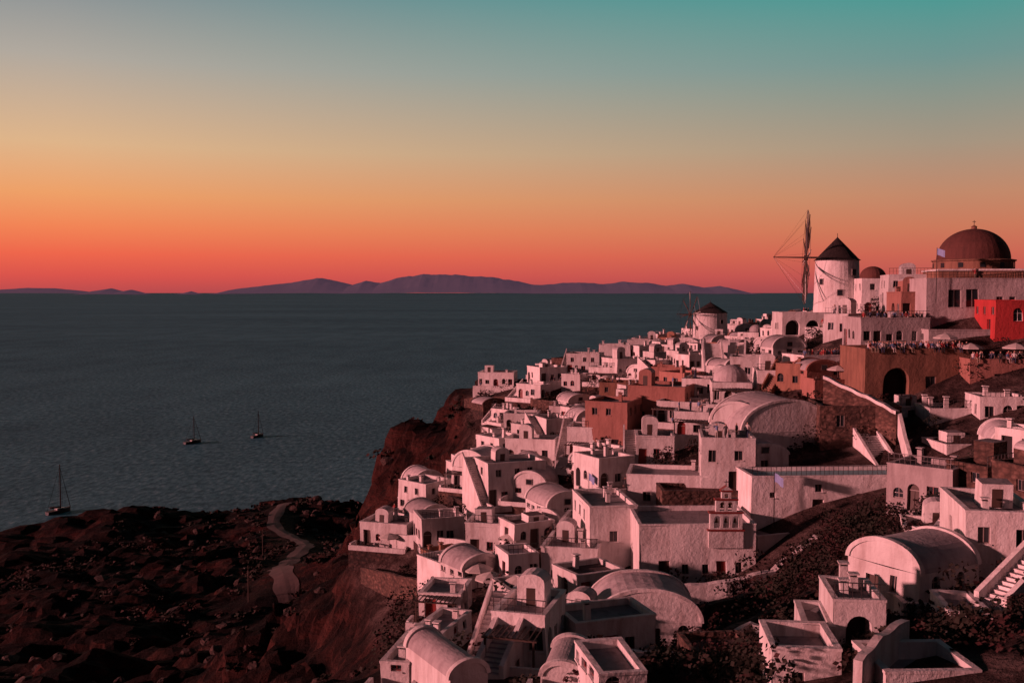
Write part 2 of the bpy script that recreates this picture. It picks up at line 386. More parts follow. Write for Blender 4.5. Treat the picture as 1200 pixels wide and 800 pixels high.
FOOT = [(46,105.5,6.0)]   # occupied ground (x,y,r); the forecourt of the arcade stays open
HOUSES = []
def make_house(name, loc, yaw, w, D, h, kind='f', mat='white', roof='roofwash', r=R, front=None, left=None, right=None,
               base=4.0, terrace=0, rise=None, clutter=True, wob=0.13, par=0.4, rail=False, basemat=None, steps=False):
    b = MB(); x0, x1 = -w/2, w/2
    if kind == 'v' and rise is None: rise = min(w*0.42, h*0.45)
    hw = h-rise if kind == 'v' else h
    fo = auto_ops(w, hw, r) if front is None else front
    lo = auto_ops(D, hw, r, 0.75) if left is None else left
    ro = auto_ops(D, hw, r, 0.75) if right is None else right
    zt = hw - (0.0 if kind == 'v' else 0.02)
    bs = base
    if basemat:
        b.box(x0-.06,x1+.06,-.06,D+.06,-base,-.1,basemat); bs = .25
    b.wall((x0,0),(x1,0), -bs, zt, fo, mat)
    b.wall((x1,0),(x1,D), -bs, zt, ro, mat)
    b.wall((x1,D),(x0,D), -bs, zt, [], mat)
    b.wall((x0,D),(x0,0), -bs, zt, lo, mat)
    if steps:   # outside flight rising along the left flank to the roof
        ns_ = max(4, int(zt/.2)); ru = min(.34, (D+1.6)/ns_)
        for i in range(ns_):
            b.box(x0-1.15, x0-.008, -1.2+i*ru, -1.2+(i+1)*ru, -base, (i+1)*zt/ns_-.03, mat, 'vaultwash')
        b.poly([(x0-1.18,-1.2,-base),(x0-1.18,-1.2,.6),(x0-1.18,-1.2+ns_*ru,zt+.6),(x0-1.18,-1.2+ns_*ru,-base)], mat)
        b.poly([(x0-1.36,-1.2,-base),(x0-1.36,-1.2,.6),(x0-1.36,-1.2+ns_*ru,zt+.6),(x0-1.36,-1.2+ns_*ru,-base)], mat)
        b.poly([(x0-1.36,-1.2,.6),(x0-1.18,-1.2,.6),(x0-1.18,-1.2+ns_*ru,zt+.6),(x0-1.36,-1.2+ns_*ru,zt+.6)], mat)
        b.poly([(x0-1.36,-1.2,-base),(x0-1.18,-1.2,-base),(x0-1.18,-1.2,.6),(x0-1.36,-1.2,.6)], mat)
    if kind == 'f':
        zr = zt-par
        b.poly([(x0+.02,0.02,zr),(x1-.02,0.02,zr),(x1-.02,D-.02,zr),(x0+.02,D-.02,zr)], roof)
        t = 0.28; e = 0.04
        b.box(x0-e, x1+e, -e, t, zt-0.1, zt+0.04, mat); b.box(x0-e, x1+e, D-t, D+e, zt-0.1, zt+0.04, mat)
        b.box(x0-e, x0+t, t, D-t, zt-0.1, zt+0.04, mat); b.box(x1-t, x1+e, t, D-t, zt-0.1, zt+0.04, mat)
        b.poly([(x0+t,t,zr),(x1-t,t,zr),(x1-t,t,zt-.1),(x0+t,t,zt-.1)], mat); b.poly([(x0+t,D-t,zr),(x1-t,D-t,zr),(x1-t,D-t,zt-.1),(x0+t,D-t,zt-.1)], mat)
        b.poly([(x0+t,t,zr),(x0+t,D-t,zr),(x0+t,D-t,zt-.1),(x0+t,t,zt-.1)], mat); b.poly([(x1-t,t,zr),(x1-t,D-t,zr),(x1-t,D-t,zt-.1),(x1-t,t,zt-.1)], mat)
        if rail or (clutter and r.random() < 0.28):
            k = x0+.1
            while k < x1: b.tube((k,.1,zt+.03),(k,.1,zt+.85),.025,'metal',4); k += .45
            b.tube((x0,.1,zt+.85),(x1,.1,zt+.85),.035,'metal',4); b.tube((x0,.1,zt+.45),(x1,.1,zt+.45),.02,'metal',4)
        if clutter:
            q = r.random()
            if q < 0.45 and w > 3.2 and D > 3.4:   # stair hut / bulkhead
                cx = r.uniform(x0+1.3, x1-1.3); cy = r.uniform(D*0.5, D-1.4)
                hh = r.uniform(0.8, 2.0)
                if r.random() < .5: b.box(cx-0.9, cx+0.9, cy-0.8, cy+0.9, zr+0.01, zr+hh, mat, roof)
                else:
                    b.T = Matrix.Translation((cx,cy,zr+.01))
                    b.wall((-.9,-.8),(.9,-.8),0,hh,[],mat); b.wall((.9,-.8),(.9,.9),0,hh,[],mat); b.wall((-.9,.9),(-.9,-.8),0,hh,[],mat)
                    ar = [(-.9*math.cos(math.pi*i/8), hh+.55*math.sin(math.pi*i/8)) for i in range(9)]
                    for i in range(8): b.poly([(ar[i][0],-.8,ar[i][1]),(ar[i+1][0],-.8,ar[i+1][1]),(ar[i+1][0],.9,ar[i+1][1]),(ar[i][0],.9,ar[i][1])],'vaultwash')
                    b.poly([(x_,-.8,z_) for x_,z_ in ar],mat); b.T = Matrix.Identity(4)
                b.box(cx-0.3, cx+0.3, cy-0.83, cy-0.803, zr+0.05, zr+hh*.8, 'wood')
            if q > 0.3:
                for _ in range(r.randint(1, 3)):
                    cx = r.uniform(x0+.5, x1-.5); cy = r.uniform(0.5, D-.4); hh = r.uniform(0.5, 1.3)
                    b.box(cx-0.2, cx+0.2, cy-0.2, cy+0.2, zr+0.01, zr+hh, mat); b.box(cx-0.28, cx+0.28, cy-0.28, cy+0.28, zr+hh+0.12, zr+hh+0.2, mat)
                    b.box(cx-0.14, cx+0.14, cy-0.14, cy+0.14, zr+hh+0.002, zr+hh+0.118, 'dark')
    elif kind == 'v':
        N = 18
        arc = [(-w/2*math.cos(math.pi*i/N), hw+rise*math.sin(math.pi*i/N)) for i in range(N+1)]
        for i in range(N):
            (a, za), (c, zc) = arc[i], arc[i+1]
            b.poly([(a,0,za),(c,0,zc),(c,D,zc),(a,D,za)], roof)
        b.poly([(x,0,z) for x,z in arc], mat); b.poly([(x,D,z) for x,z in arc[::-1]], mat)
        for yy in (-0.1, D-0.25):   # raised rib on the gable
            sc = lambda x, z, k: (x*(1+k/(w/2)), hw+(z-hw)*(1+k/rise))
            for i in range(N):
                o0 = sc(*arc[i],0.14); o1 = sc(*arc[i+1],0.14); i0 = sc(*arc[i],-0.12); i1 = sc(*arc[i+1],-0.12)
                b.poly([(o0[0],yy,o0[1]),(o1[0],yy,o1[1]),(o1[0],yy+.35,o1[1]),(o0[0],yy+.35,o0[1])], mat)
                b.poly([(i0[0],yy,i0[1]),(i1[0],yy,i1[1]),(o1[0],yy,o1[1]),(o0[0],yy,o0[1])], mat)
                b.poly([(i0[0],yy,i0[1]),(i1[0],yy,i1[1]),(i1[0],yy+.35,i1[1]),(i0[0],yy+.35,i0[1])], mat)
        if clutter and rise > 0.9:   # lunette window
            z0 = hw+0.15; ww = 0.35
            b.box(-ww-.07, ww+.07, -0.06, -0.004, z0-.07, z0+0.62, 'frame'); b.box(-ww, ww, -0.075, -0.062, z0, z0+0.55, 'glass')
    elif kind == 'd':
        b.poly([(x0,0,zt),(x1,0,zt),(x1,D,zt),(x0,D,zt)], roof)
        rr = min(w, D)/2*0.86
        prof = [(rr, zt+0.002), (rr, zt+0.35)] + [(rr*math.cos(a), zt+0.35+rr*0.8*math.sin(a)) for a in [math.pi/2*i/8 for i in range(9)]]
        b.lathe(0, D/2, prof, roof, 20)
    if terrace:
        ty = -terrace; tm = mat
        b.box(x0-.6, x1+.6, ty, -0.07, -base, 0.0, basemat or r.choice([tm,tm,tm,'stone']), 'paving')
        b.box(x0-.6, x1+.6, ty, ty+0.25, 0.003, r.uniform(0.5,0.95), tm)
        b.box(x0-.6, x0-.36, ty+.253, -0.3, 0.003, 0.8, tm)
        if r.random() < 0.6: b.box(x1+.36, x1+.6, ty+.253, -0.3, 0.003, 0.8, tm)
        if r.random() < 0.25:  # pergola
            for px in (x0+.2, x1-.2): b.box(px-.06, px+.06, ty+.4, ty+.52, 0.003, 2.3, 'wood')
            b.box(x0, x1, ty+.38, ty+.54, 2.303, 2.42, 'wood')
            k = x0+.1
            while k < x1: b.box(k, k+.06, ty+.2, -0.01, 2.423, 2.5, 'wood'); k += .35
    ob = b.build(name, loc, yaw, wob)
    c, s = math.cos(yaw), math.sin(yaw)
    FOOT.append((loc[0]-s*D/2, loc[1]+c*D/2, max(w, D)*0.5))
    if terrace: FOOT.append((loc[0]+s*terrace/2, loc[1]-c*terrace/2, w*0.4))
    HOUSES.append((Vector(loc), yaw, w, D, h, terrace, kind))
    return ob
def H(u0, u1, vt, vb, d=None, D=6.0, yaw=0, name='whitewashed_house', **k):
    uc = (u0+u1)/2
    if d is None: d = ground(uc, vb)
    p = pixel_to_world(uc, vb, d)
    w = (u1-u0)/F*d/max(0.6, math.cos(math.radians(yaw))*0.9+0.1); h = (vb-vt)/F*d
    return make_house(name, p[:], math.radians(yaw), w, D, h, **k)

# ------------------------------------------------------------------ hero buildings
d = 86
church = H(748, 886, 612, 686, d, D=7.5, yaw=0, name='white_church', base=3,
  front=[D_(2.2,1.0,2.2,k='door'), W_(4.0,1.0,.6,.9), W_(5.8,1.0,.6,.9), D_(7.2,.9,2.2,k='red'), W_(8.7,1.1,.6,1.0)], left=[], clutter=False)
H(884, 940, 624, 684, 87.5, D=6, yaw=22, name='chapel_annex', front=[W_(1.5,1,.6,.9)], clutter=False, base=3)
def bell_gable(u, v, d):
    b = MB(); t = 0.5
    def tier(w, z0, z1, ops):
        b.wall((-w/2,0),(w/2,0), z0, z1, [dict(o, k='thru', d=t) for o in ops], 'white')
        b.wall((w/2,t),(-w/2,t), z0, z1, [dict(o, k='hole', s=w-o['s']) for o in ops], 'white')
        b.box(-w/2-.003, -w/2, 0, t, z0, z1, 'white'); b.box(w/2, w/2+.003, 0, t, z0, z1, 'white')
        b.box(-w/2-.12, w/2+.12, -.1, t+.1, z1+.001, z1+.14, 'redwood')
    ar = dict(arch=True)
    tier(3.0, -1.2, 0.3, [])
    tier(2.8, 0.45, 1.85, [dict(s=.6,w=.55,z=.6,h=1.05,**ar), dict(s=1.4,w=.55,z=.6,h=1.05,**ar), dict(s=2.2,w=.55,z=.6,h=1.05,**ar)])
    tier(1.8, 2.0, 3.0, [dict(s=.55,w=.45,z=2.1,h=.75,**ar), dict(s=1.25,w=.45,z=2.1,h=.75,**ar)])
    tier(0.8, 3.15, 3.75, [dict(s=.4,w=.36,z=3.2,h=.45,**ar)])
    b.poly([(-.5,-.1,3.9),(.5,-.1,3.9),(0,-.1,4.25)], 'white'); b.poly([(-.5,-.1,3.9),(0,-.1,4.25),(0,.6,4.25),(-.5,.6,3.9)], 'redwood'); b.poly([(.5,-.1,3.9),(0,-.1,4.25),(0,.6,4.25),(.5,.6,3.9)], 'redwood')
    b.box(-.03,.03,.22,.28,4.2,4.8,'metal'); b.box(-.2,.2,.221,.279,4.55,4.61,'metal')
    for x, z in ((-.8,1.4),(0,1.4),(.8,1.4),(-.35,2.7),(.35,2.7)):
        b.lathe(x, .25, [(0.0,z),(0.09,z-.02),(0.12,z-.25),(0.19,z-.38)], 'bronze', 10); b.tube((x,.25,z-.05),(x,.25,z+.2),.02,'metal')
    b.build('bell_gable', pixel_to_world(u, v, d)[:], math.radians(0))
bell_gable(851, 626, 85.75)
H(775, 940, 574, 606, 95, D=4, name='stone_house', mat='stone', roof='brownroof', front=[], left=[], right=[], clutter=False)
H(694, 824, 688, 776, 70, D=5, yaw=0, kind='v', rise=2.4, name='vaulted_house', roof='vaultwash', left=[], front=[D_(4.2,1.1,2.5), W_(1.3,1.0,.7,1.0), W_(6.4,1.5,.8,1.4,arch=True)], clutter=False)
H(690, 748, 590, 690, 92, D=8, yaw=8, name='terrace_house', front=[D_(1.5), W_(3.2), W_(2.2,4.5)], right=[], clutter=True)
H(735, 830, 556, 600, 99, D=6, yaw=-10, name='terrace_house', front=[W_(2),W_(5)], left=[])
H(634, 700, 640, 688, 90, D=6, yaw=-12, name='terrace_house', front=[W_(1.2,.8,.7,.7),D_(3)], left=[])
make_house('barrel_vaulted_hall', pixel_to_world(922,548,105)[:], math.radians(10), 10.2, 9, 7.2, 'v', 'white', 'vaultwash', rise=3.4,
  left=[W_(4),W_(7)], front=[D_(7.6,1.3,2.6), W_(5.4,1,.9,1.2), W_(2.5,1,.9,1.2)], clutter=False)
make_house('vaulted_house', pixel_to_world(862,520,108)[:], math.radians(-30), 5.5, 8, 4.6, 'v', 'white', 'vaultwash', rise=2.0, clutter=False)
H(822, 884, 512, 577, 98, D=6, yaw=-8, front=[W_(1.1,3.0,.8,1.2), W_(3.6,3.2,.8,1.0), D_(3.2)], right=[])
H(868, 925, 520, 580, 99, D=5.5, yaw=4, kind='v', rise=1.0, roof='vaultwash', front=[W_(2.4,2.6,.8,.9)], right=[], name='vaulted_house')
H(878, 1080, 556, 612, 91, D=5, yaw=3, name='retaining_wall_house', front=[D_(6.2,1.1,2.2), W_(6.2,2.9,.7,.7), W_(10,2.2,.5,.5), W_(2,2.4,.5,.5), W_(12.5,1.2,.7,.8)], left=[], right=[], clutter=False, roof='pool', rail=True)
make_house('stone_house', pixel_to_world(1008,545,103)[:], math.radians(-6), 8.2, 7, 6.2, 'f', 'stone', 'roofwash', front=[W_(2,4,.8,1.2),D_(6,1.0,2.1)], right=[], clutter=False)
H(1012, 1140, 408, 474, 113, D=8, yaw=2, name='arcaded_stone_building', mat='ochre', roof='paving', base=3,
  front=[dict(s=3.6,w=3.0,z=.2,h=4.0,k='void',arch=True), W_(7.6,1.6,1.2,1.6,sill=False), W_(10.4,2.2,.6,1.0)], left=[], clutter=False, par=0.9)
H(1137, 1215, 420, 476, 110, D=7, yaw=-3, name='painted_house', mat='pink', roof='paving', front=[W_(3,2.5,.8,1.1)], left=[], clutter=False, par=0.9)
H(1090, 1152, 478, 520, 103, D=5, yaw=-5, front=[D_(1.5), W_(3.8), W_(5,2.4,.6,.6)])
H(1150, 1205, 465, 500, 100, D=5, yaw=-8)
H(1165, 1210, 500, 560, 88, D=6, kind='v', yaw=-14, roof='vaultwash', name='vaulted_house')
H(1085, 1150, 560, 600, 84, D=6, yaw=-10)
H(1108, 1160, 520, 560, 95, D=5, yaw=4)
H(1060, 1108, 540, 572, 96, D=5, yaw=-20)
H(1040, 1090, 476, 500, 108, D=4, yaw=0)
H(1086, 1206, 326, 392, 124, D=10, yaw=-2, name='parapeted_house', mat='greywash', front=[W_(3.4,3.4,1.6,2.2), W_(5.6,3.4,1.6,2.2), W_(9,3.5,.8,1.2), D_(8,1.2,2.3), W_(10.5,3.5,.8,1.2)], left=[], clutter=False, base=2, rail=True)
def domed_church():
    d = 130; o = pixel_to_world(1140, 330, d); b = MB()
    def z(v): return pixel_to_world(1140, v, d).z-o.z
    w = 5.2
    b.wall((-w,-w),(w,-w), -3, z(318), [], 'ochre'); b.wall((w,-w),(w,w), -3, z(318), [], 'ochre'); b.wall((w,w),(-w,w), -3, z(318), [], 'ochre'); b.wall((-w,w),(-w,-w), -3, z(318), [], 'ochre')
    b.box(-w-.15,w+.15,-w-.15,w+.15,z(318)+.001,z(316),'white','brownroof')
    b.lathe(0,0,[(4.9,z(316)+.002),(4.9,z(307)),(5.1,z(306)),(5.1,z(305)),(4.45,z(304))],'ochre',28)
    zb = z(304); rr = 4.45; hh = z(268)-zb
    b.lathe(0,0,[(rr*math.cos(a), zb+hh*math.sin(a)) for a in [math.pi/2*i/14 for i in range(15)]], 'brownroof', 36)
    b.lathe(0,0,[(.35,z(268)-.05),(.35,z(266)),(.42,z(266)+.05),(.1,z(264)),(0,z(263.5))],'ochre',10)
    b.box(-.03,.03,-.03,.03,z(264),z(258),'metal'); b.box(-.22,.22,-.025,.025,z(260),z(259.4),'metal')
    for i in range(12):
        a = 2*math.pi*i/12
        b.T = Matrix.Rotation(a, 4, 'Z')
        b.box(4.86, 4.93, -.3, .3, z(314), z(308.5), 'glass'); b.T = Matrix.Identity(4)
    b.build('domed_church', o[:], math.radians(-12), 0.03)
    FOOT.append((o.x, o.y, 8))
domed_church()
H(1042, 1094, 322, 362, 134, D=6, yaw=-10, base=3)
H(1010, 1044, 326, 372, 142, D=5, yaw=-6, kind='d', roof='brownroof', base=3, name='domed_house')
H(1056, 1092, 342, 375, 128, D=5, yaw=0, mat='pink', name='painted_house', base=3)
H(1008, 1090, 372, 408, 122, D=6, yaw=3, mat='greywash', base=3, par=.9, rail=True)
H(1166, 1212, 352, 396, 118, D=6, yaw=-3, name='red_house', mat='red', front=[W_(2.7,2.0,1.2,1.6,arch=True,fm='white')], clutter=False, base=3)
H(1088, 1170, 386, 408, 120, D=4, yaw=0, mat='greywash', name='terrace_house', front=[W_(1.5,.5,.5,.5),W_(5,.5,.5,.5)], clutter=False, base=3)
H(917, 984, 366, 394, 147, D=7, yaw=-3, name='arcaded_house', base=3, clutter=False,
  front=[dict(s=1.5,w=2.0,z=.2,h=2.2,k='void',arch=True), dict(s=4.4,w=2.0,z=.2,h=2.2,k='void',arch=True), dict(s=7.0,w=1.5,z=.3,h=1.9,k='void',arch=True)])
H(946, 1008, 384, 420, 140, D=6, yaw=-22)
H(900, 946, 404, 432, 140, D=6, yaw=-12, kind='v', roof='vaultwash', name='vaulted_house')
H(888, 946, 434, 468, 126, D=6, yaw=-8)
H(940, 1000, 416, 452, 126, D=6, yaw=12, rail=True, par=.9)

# windmills
def windmill(u, v, d, rb, rt, h, roofh, hub_u, hub_v, wr, tip_len, nm, axa, nsp=12):
    o = pixel_to_world(u, v, d); b = MB()
    prof = [(rb, -2.5)] + [(rb+(rt-rb)*t, h*t) for t in (0,.25,.5,.75,1)]
    b.lathe(0,0,prof,'white',32)
    b.lathe(0,0,[(rt+.02,h-.05),(rt+.28,h-.05),(rt*0.98,h+.18),(rt*.52,h+roofh*.5),(.1,h+roofh*.96),(0.02,h+roofh)],'thatch',32)
    b.tube((0,0,h+roofh-.15),(0,0,h+roofh+.5),.04,'metal')
    for a, z, ww, hh, mm in ((-100,.35*h,.35,.4,'glass'),(-60,.72*h,.35,.4,'glass'),(-48,-.1,.45,1.1,'wood'),(-150,.55*h,.3,.4,'glass')):
        ra = math.radians(a); rr = rb+(rt-rb)*max(0,z)/h
        b.T = Matrix.Rotation(ra, 4, 'Z'); b.box(rr-.12, rr+.04, -ww-.08, ww+.08, z-.08, z+2*hh+.08, 'frame'); b.box(rr-.1, rr+.06, -ww, ww, z, z+2*hh, mm); b.T = Matrix.Identity(4)
    b.build(nm, o[:], 0)
    FOOT.append((o.x, o.y, rb+2.5)); FOOT.append((o.x-1, o.y-6, rb+1))
    hub = pixel_to_world(hub_u, hub_v, d) ; ax = Vector((-math.cos(axa), math.sin(axa), 0.03)).normalized()
    hub = Vector((o.x, o.y, hub.z)) + ax*abs((u-hub_u)/F*d)
    w = MB(); up = Vector((0,0,1)); sd = ax.cross(up).normalized(); up2 = sd.cross(ax)
    tail = Vector((o.x,o.y,hub.z)) - hub
    w.tube(tail*0.7, ax*tip_len, .16, 'wood', 8, .07)
    w.tube(-ax*.3, ax*.3, .4, 'wood', 10)
    tip = ax*tip_len; tips = []
    for i in range(nsp):
        a = 2*math.pi*i/nsp + 0.06; q = (up2*math.cos(a)+sd*math.sin(a))
        L = wr*(0.97+0.03*math.sin(i*5)); e = q*L
        tips.append(e); w.tube(q*.2, e, .10, 'wood', 5, .06)
        w.tube(e, tip, .012, 'metal', 3)
        tan = (-up2*math.sin(a)+sd*math.cos(a))
        w.tube(e*.35-ax*.1, e*.97+tan*.5-ax*.1, .13, 'cloth' if i%3==0 else 'wood', 5, .05)
    for i in range(nsp):
        w.tube(tips[i], tips[(i+1)%nsp], .03, 'metal', 3)
        w.tube(tips[i]*.55, tips[(i+1)%nsp]*.55, .03, 'metal', 3)
    w.build('windmill_sail_wheel', hub[:], 0)
windmill(980, 368, 150, 3.4, 3.15, 8.1, 3.5, 945, 303, 7.5, 4.8, 'windmill', math.radians(12))
windmill(832, 410, 240, 4.3, 3.95, 9.0, 2.6, 806, 369, 5.8, 3.5, 'windmill', math.radians(-16), 8)

# painted / mid-distance houses
H(686, 734, 470, 532, yaw=-24, D=7, mat='pink', name='painted_house')
H(736, 800, 452, 500, yaw=-24, D=8, mat='pink', name='painted_house', front=[W_(2),W_(5)])
H(702, 748, 448, 478, yaw=-10, D=6, mat='ochre', name='painted_house')
H(764, 800, 430, 456, yaw=-14, D=6, mat='pink', name='painted_house')
H(556, 642, 447, 472, 206, yaw=-6, D=6, mat='darkstone', roof='paving', name='stone_house')
for t in [(420,478,612,642,-15,'f'),(495,545,606,642,18,'f'),(545,600,612,656,-8,'f'),(528,572,527,574,-25,'v'),(572,640,540,592,20,'f'),
 (592,650,514,546,-12,'f'),(600,640,552,588,-20,'v'),(640,690,576,612,18,'v'),(655,692,610,642,-10,'f'),(620,655,596,628,-25,'v'),
 (640,672,490,520,25,'f'),(664,700,500,540,-15,'f'),(700,745,535,575,22,'f'),(745,790,510,548,-12,'f'),(790,830,482,515,-18,'f'),
 (490,540,694,732,-10,'f'),(575,640,716,780,-18,'f'),(528,572,772,815,24,'v'),(480,520,738,772,-15,'f'),(600,650,690,720,22,'f'),
 (634,684,776,812,-8,'v'),(640,690,716,760,-25,'f'),(590,630,484,506,-12,'f'),(632,665,430,450,20,'f'),(664,702,414,440,-15,'f'),
 (702,738,404,428,-8,'f'),(735,772,398,416,-12,'f'),(770,800,391,406,15,'f'),(560,602,436,456,-8,'f'),
 (690,722,430,452,-20,'f'),(722,762,420,442,25,'f'),(856,900,418,446,-10,'f'),(800,850,444,470,-22,'f'),(834,880,448,478,-15,'d'),
 (862,888,380,398,-12,'v'),(770,815,470,500,-30,'f'),(446,480,774,808,-10,'f'),(700,760,786,830,12,'f')]:
    edge = t[0] < 500
    H(t[0],t[1],t[2],t[3],yaw=t[4]+R.uniform(-6,6),kind=t[5],D=R.uniform(4.2,6.2),roof='vaultwash' if t[5]!='f' else 'roofwash',
      name='whitewashed_house' if t[5]=='f' else ('vaulted_house' if t[5]=='v' else 'domed_house'), terrace=R.choice([0,2.5,3]) if not edge else 2.0,
      steps=(not edge and R.random()<.25), basemat='darkstone' if edge else R.choice([None,None,None,'stone']), base=2.5 if edge else 4)
# right foreground group
make_house('vaulted_house', pixel_to_world(1034,718,57)[:], math.radians(-60), 5.0, 5.2, 4.3, 'v', 'white', 'vaultwash', rise=1.5,
  front=[D_(1.7,.9,2.0,z=.1,k='door'), W_(3.2,1.4,.5,1.0)], left=[], right=[W_(1.4,1.2,.7,1.35,arch=True,sill=False),W_(3.5,1.2,.7,1.35,arch=True,sill=False)], clutter=False)
H(1058, 1130, 706, 762, 54.5, D=5, yaw=-4, roof='paving', front=[D_(1.2,.8,1.9),D_(2.6,.9,1.9,arch=True)], left=[], par=.8, clutter=False)
H(1132, 1215, 596, 720, 58, D=7, yaw=-12, front=[W_(1.0,4.2,.7,1.0),W_(3.2,4.0,.8,1.1),D_(2.2)], left=[W_(3,4,.7,1)])
H(1112, 1160, 716, 768, 50, D=4, yaw=-10, front=[D_(1.0,.8,1.9,k='void',arch=True,d=.8)], left=[], clutter=False)
H(975, 1036, 700, 790, 50, D=4.2, yaw=-8, name='arched_house', base=5, front=[dict(s=1.3,w=1.3,z=.8,h=2.2,k='void',arch=True)], left=[], right=[], clutter=True)
H(905, 985, 756, 830, 46.5, D=4, yaw=-5, front=[W_(1.2,1.0,.6,.8)], left=[], clutter=False, base=5, par=.7)
H(1035, 1150, 784, 860, 43, D=4, yaw=2, name='terrace_house', front=[], left=[], right=[], clutter=False, par=.8)
H(940, 975, 730, 790, 50, D=4, yaw=-10, front=[], left=[], clutter=False)
H(820, 900, 772, 830, 55, D=5, yaw=6, mat='stone', roof='paving', name='stone_house', front=[], clutter=False, base=5)
H(740, 800, 786, 830, 56, D=3.5, yaw=-4, front=[W_(1.4)], clutter=False, base=5, par=.7)
H(1062, 1120, 618, 652, 72, D=4, yaw=-18, terrace=2.2)
H(1096, 1140, 636, 668, 66, D=3.5, yaw=10)

# ------------------------------------------------------------------ parapet walls along paths
def path_wall(name, pl, hgt=1.0, th=0.5, mat='white', base=3.0, cap=None):
    P = []
    for a in pl:
        u, v = a[0], a[1]; d = a[2] if len(a) > 2 else ground(u, v); P.append(pixel_to_world(u, v, d))
    Q = []
    for i in range(len(P)-1):
        for k in range(5): Q.append(P[i].lerp(P[i+1], k/5))
    Q.append(P[-1]); b = MB(); o = Q[0].copy(); Ls = []
    for i, q in enumerate(Q):
        t = (Q[min(i+1,len(Q)-1)]-Q[max(i-1,0)]); t.z = 0; t.normalize(); nn = Vector((t.y,-t.x,0))*th/2
        zt = hgt + 0.06*math.sin(i*1.7)
        Ls.append((q-o-nn, q-o+nn, zt, nn))
    up = Vector((0,0,1))
    for i in range(len(Ls)-1):
        a0,b0,z0,n0 = Ls[i]; a1,b1,z1,n1 = Ls[i+1]
        b.poly([a0+up*z0,b0+up*z0,b1+up*z1,a1+up*z1],mat)
        b.poly([a0-up*base,a1-up*base,a1+up*z1,a0+up*z0],mat); b.poly([b0-up*base,b0+up*z0,b1+up*z1,b1-up*base],mat)
        if cap:
            c0,c1,e0,e1 = a0-n0*.3,a1-n1*.3,b0+n0*.3,b1+n1*.3
            for lo, hi in ((0.01,.35),):
                b.poly([c0+up*(z0+lo),c1+up*(z1+lo),c1+up*(z1+hi),c0+up*(z0+hi)],cap); b.poly([e0+up*(z0+lo),e0+up*(z0+hi),e1+up*(z1+hi),e1+up*(z1+lo)],cap)
                b.poly([c0+up*(z0+hi),c1+up*(z1+hi),e1+up*(z1+hi),e0+up*(z0+hi)],cap)
    for a0,b0,z0,_ in (Ls[0],Ls[-1]): b.poly([a0-up*base,b0-up*base,b0+up*z0,a0+up*z0],mat)
    for q in Q[::4]: FOOT.append((q.x,q.y,1.2))
    b.build(name, o[:], 0, 0.08)
path_wall('whitewashed_wall', [(800,702,80),(850,698,80),(905,684,81),(935,660,83),(960,642,85),(1010,622,88),(1052,606,91)], 1.2, .7)
path_wall('stone_retaining_wall', [(966,446,107),(1000,462,105),(1028,474,103),(1052,488,101)], .2, .5, 'stone', 4.5, 'white')
path_wall('whitewashed_wall', [(1054,492,101),(1066,540,96),(1080,590,92)], .7, .35, base=1.5)
path_wall('whitewashed_wall', [(446,640),(500,642),(560,652)], 1.6, .4)
path_wall('whitewashed_wall', [(905,766,52),(940,745,53),(975,722,54),(1000,690,57)], 1.0, .4)
path_wall('whitewashed_wall', [(1005,800,43),(1030,770,45),(1060,748,48)], 1.0, .4)
path_wall('whitewashed_wall', [(1120,600,76),(1090,640,70),(1060,650,68)], 1.0, .4)
path_wall('whitewashed_wall', [(826,770,62),(880,745,64),(905,752,62)], .9, .35)
path_wall('whitewashed_wall', [(600,700,84),(640,690,86),(694,700,84)], 1.0, .4)
path_wall('stone_wall', [(500,575),(520,585),(545,597)], 1.0, .5, 'darkstone')
path_wall('stone_wall', [(545,476),(590,474),(650,480)], 1.6, .5, 'stone')
path_wall('stone_wall', [(425,672,119),(460,680,112),(500,690,104),(530,704,98)], .8, .5, 'stone')
path_wall('stone_wall', [(830,720,72),(880,706,74),(930,700,76)], .8, .5, 'darkstone')
path_wall('stone_wall', [(850,750,64),(900,728,67),(960,700,70)], .7, .5, 'darkstone')

def stairs(name, u, v, d, yaw, w, nst, rise=.18, run=.34):
    p = pixel_to_world(u, v, d); b = MB()
    for i in range(nst):
        b.box(-w/2, w/2, i*run, (i+1)*run, -2+i*rise*.5, (i+1)*rise, 'white', 'roofwash')
    N = nst
    for sx in (-w/2-.3, w/2+.003):
        b.poly([(sx,0,-2),(sx+.297,0,-2),(sx+.297,0,.7),(sx,0,.7)],'white')
        b.poly([(sx,0,.7),(sx+.297,0,.7),(sx+.297,N*run,N*rise+.6),(sx,N*run,N*rise+.6)],'white')
        b.poly([(sx,0,-2),(sx,0,.7),(sx,N*run,N*rise+.6),(sx,N*run,-2)],'white')
        b.poly([(sx+.297,0,-2),(sx+.297,0,.7),(sx+.297,N*run,N*rise+.6),(sx+.297,N*run,-2)],'white')
    b.build(name, p[:], math.radians(yaw)); FOOT.append((p.x-math.sin(math.radians(yaw))*N*run/2, p.y+N*run/2*math.cos(math.radians(yaw)), N*run/2))
stairs('staircase', 838, 442, 150, -8, 2.6, 26)
stairs('staircase', 862, 440, 152, -14, 2.2, 26)
stairs('staircase', 1066, 592, 93, 4, 2.0, 30)
stairs('staircase', 572, 792, 56, -20, 1.3, 11, .17, .32)
stairs('staircase', 1160, 712, 52, -60, 1.3, 14)
stairs('staircase', 905, 690, 82, -50, 1.3, 12)

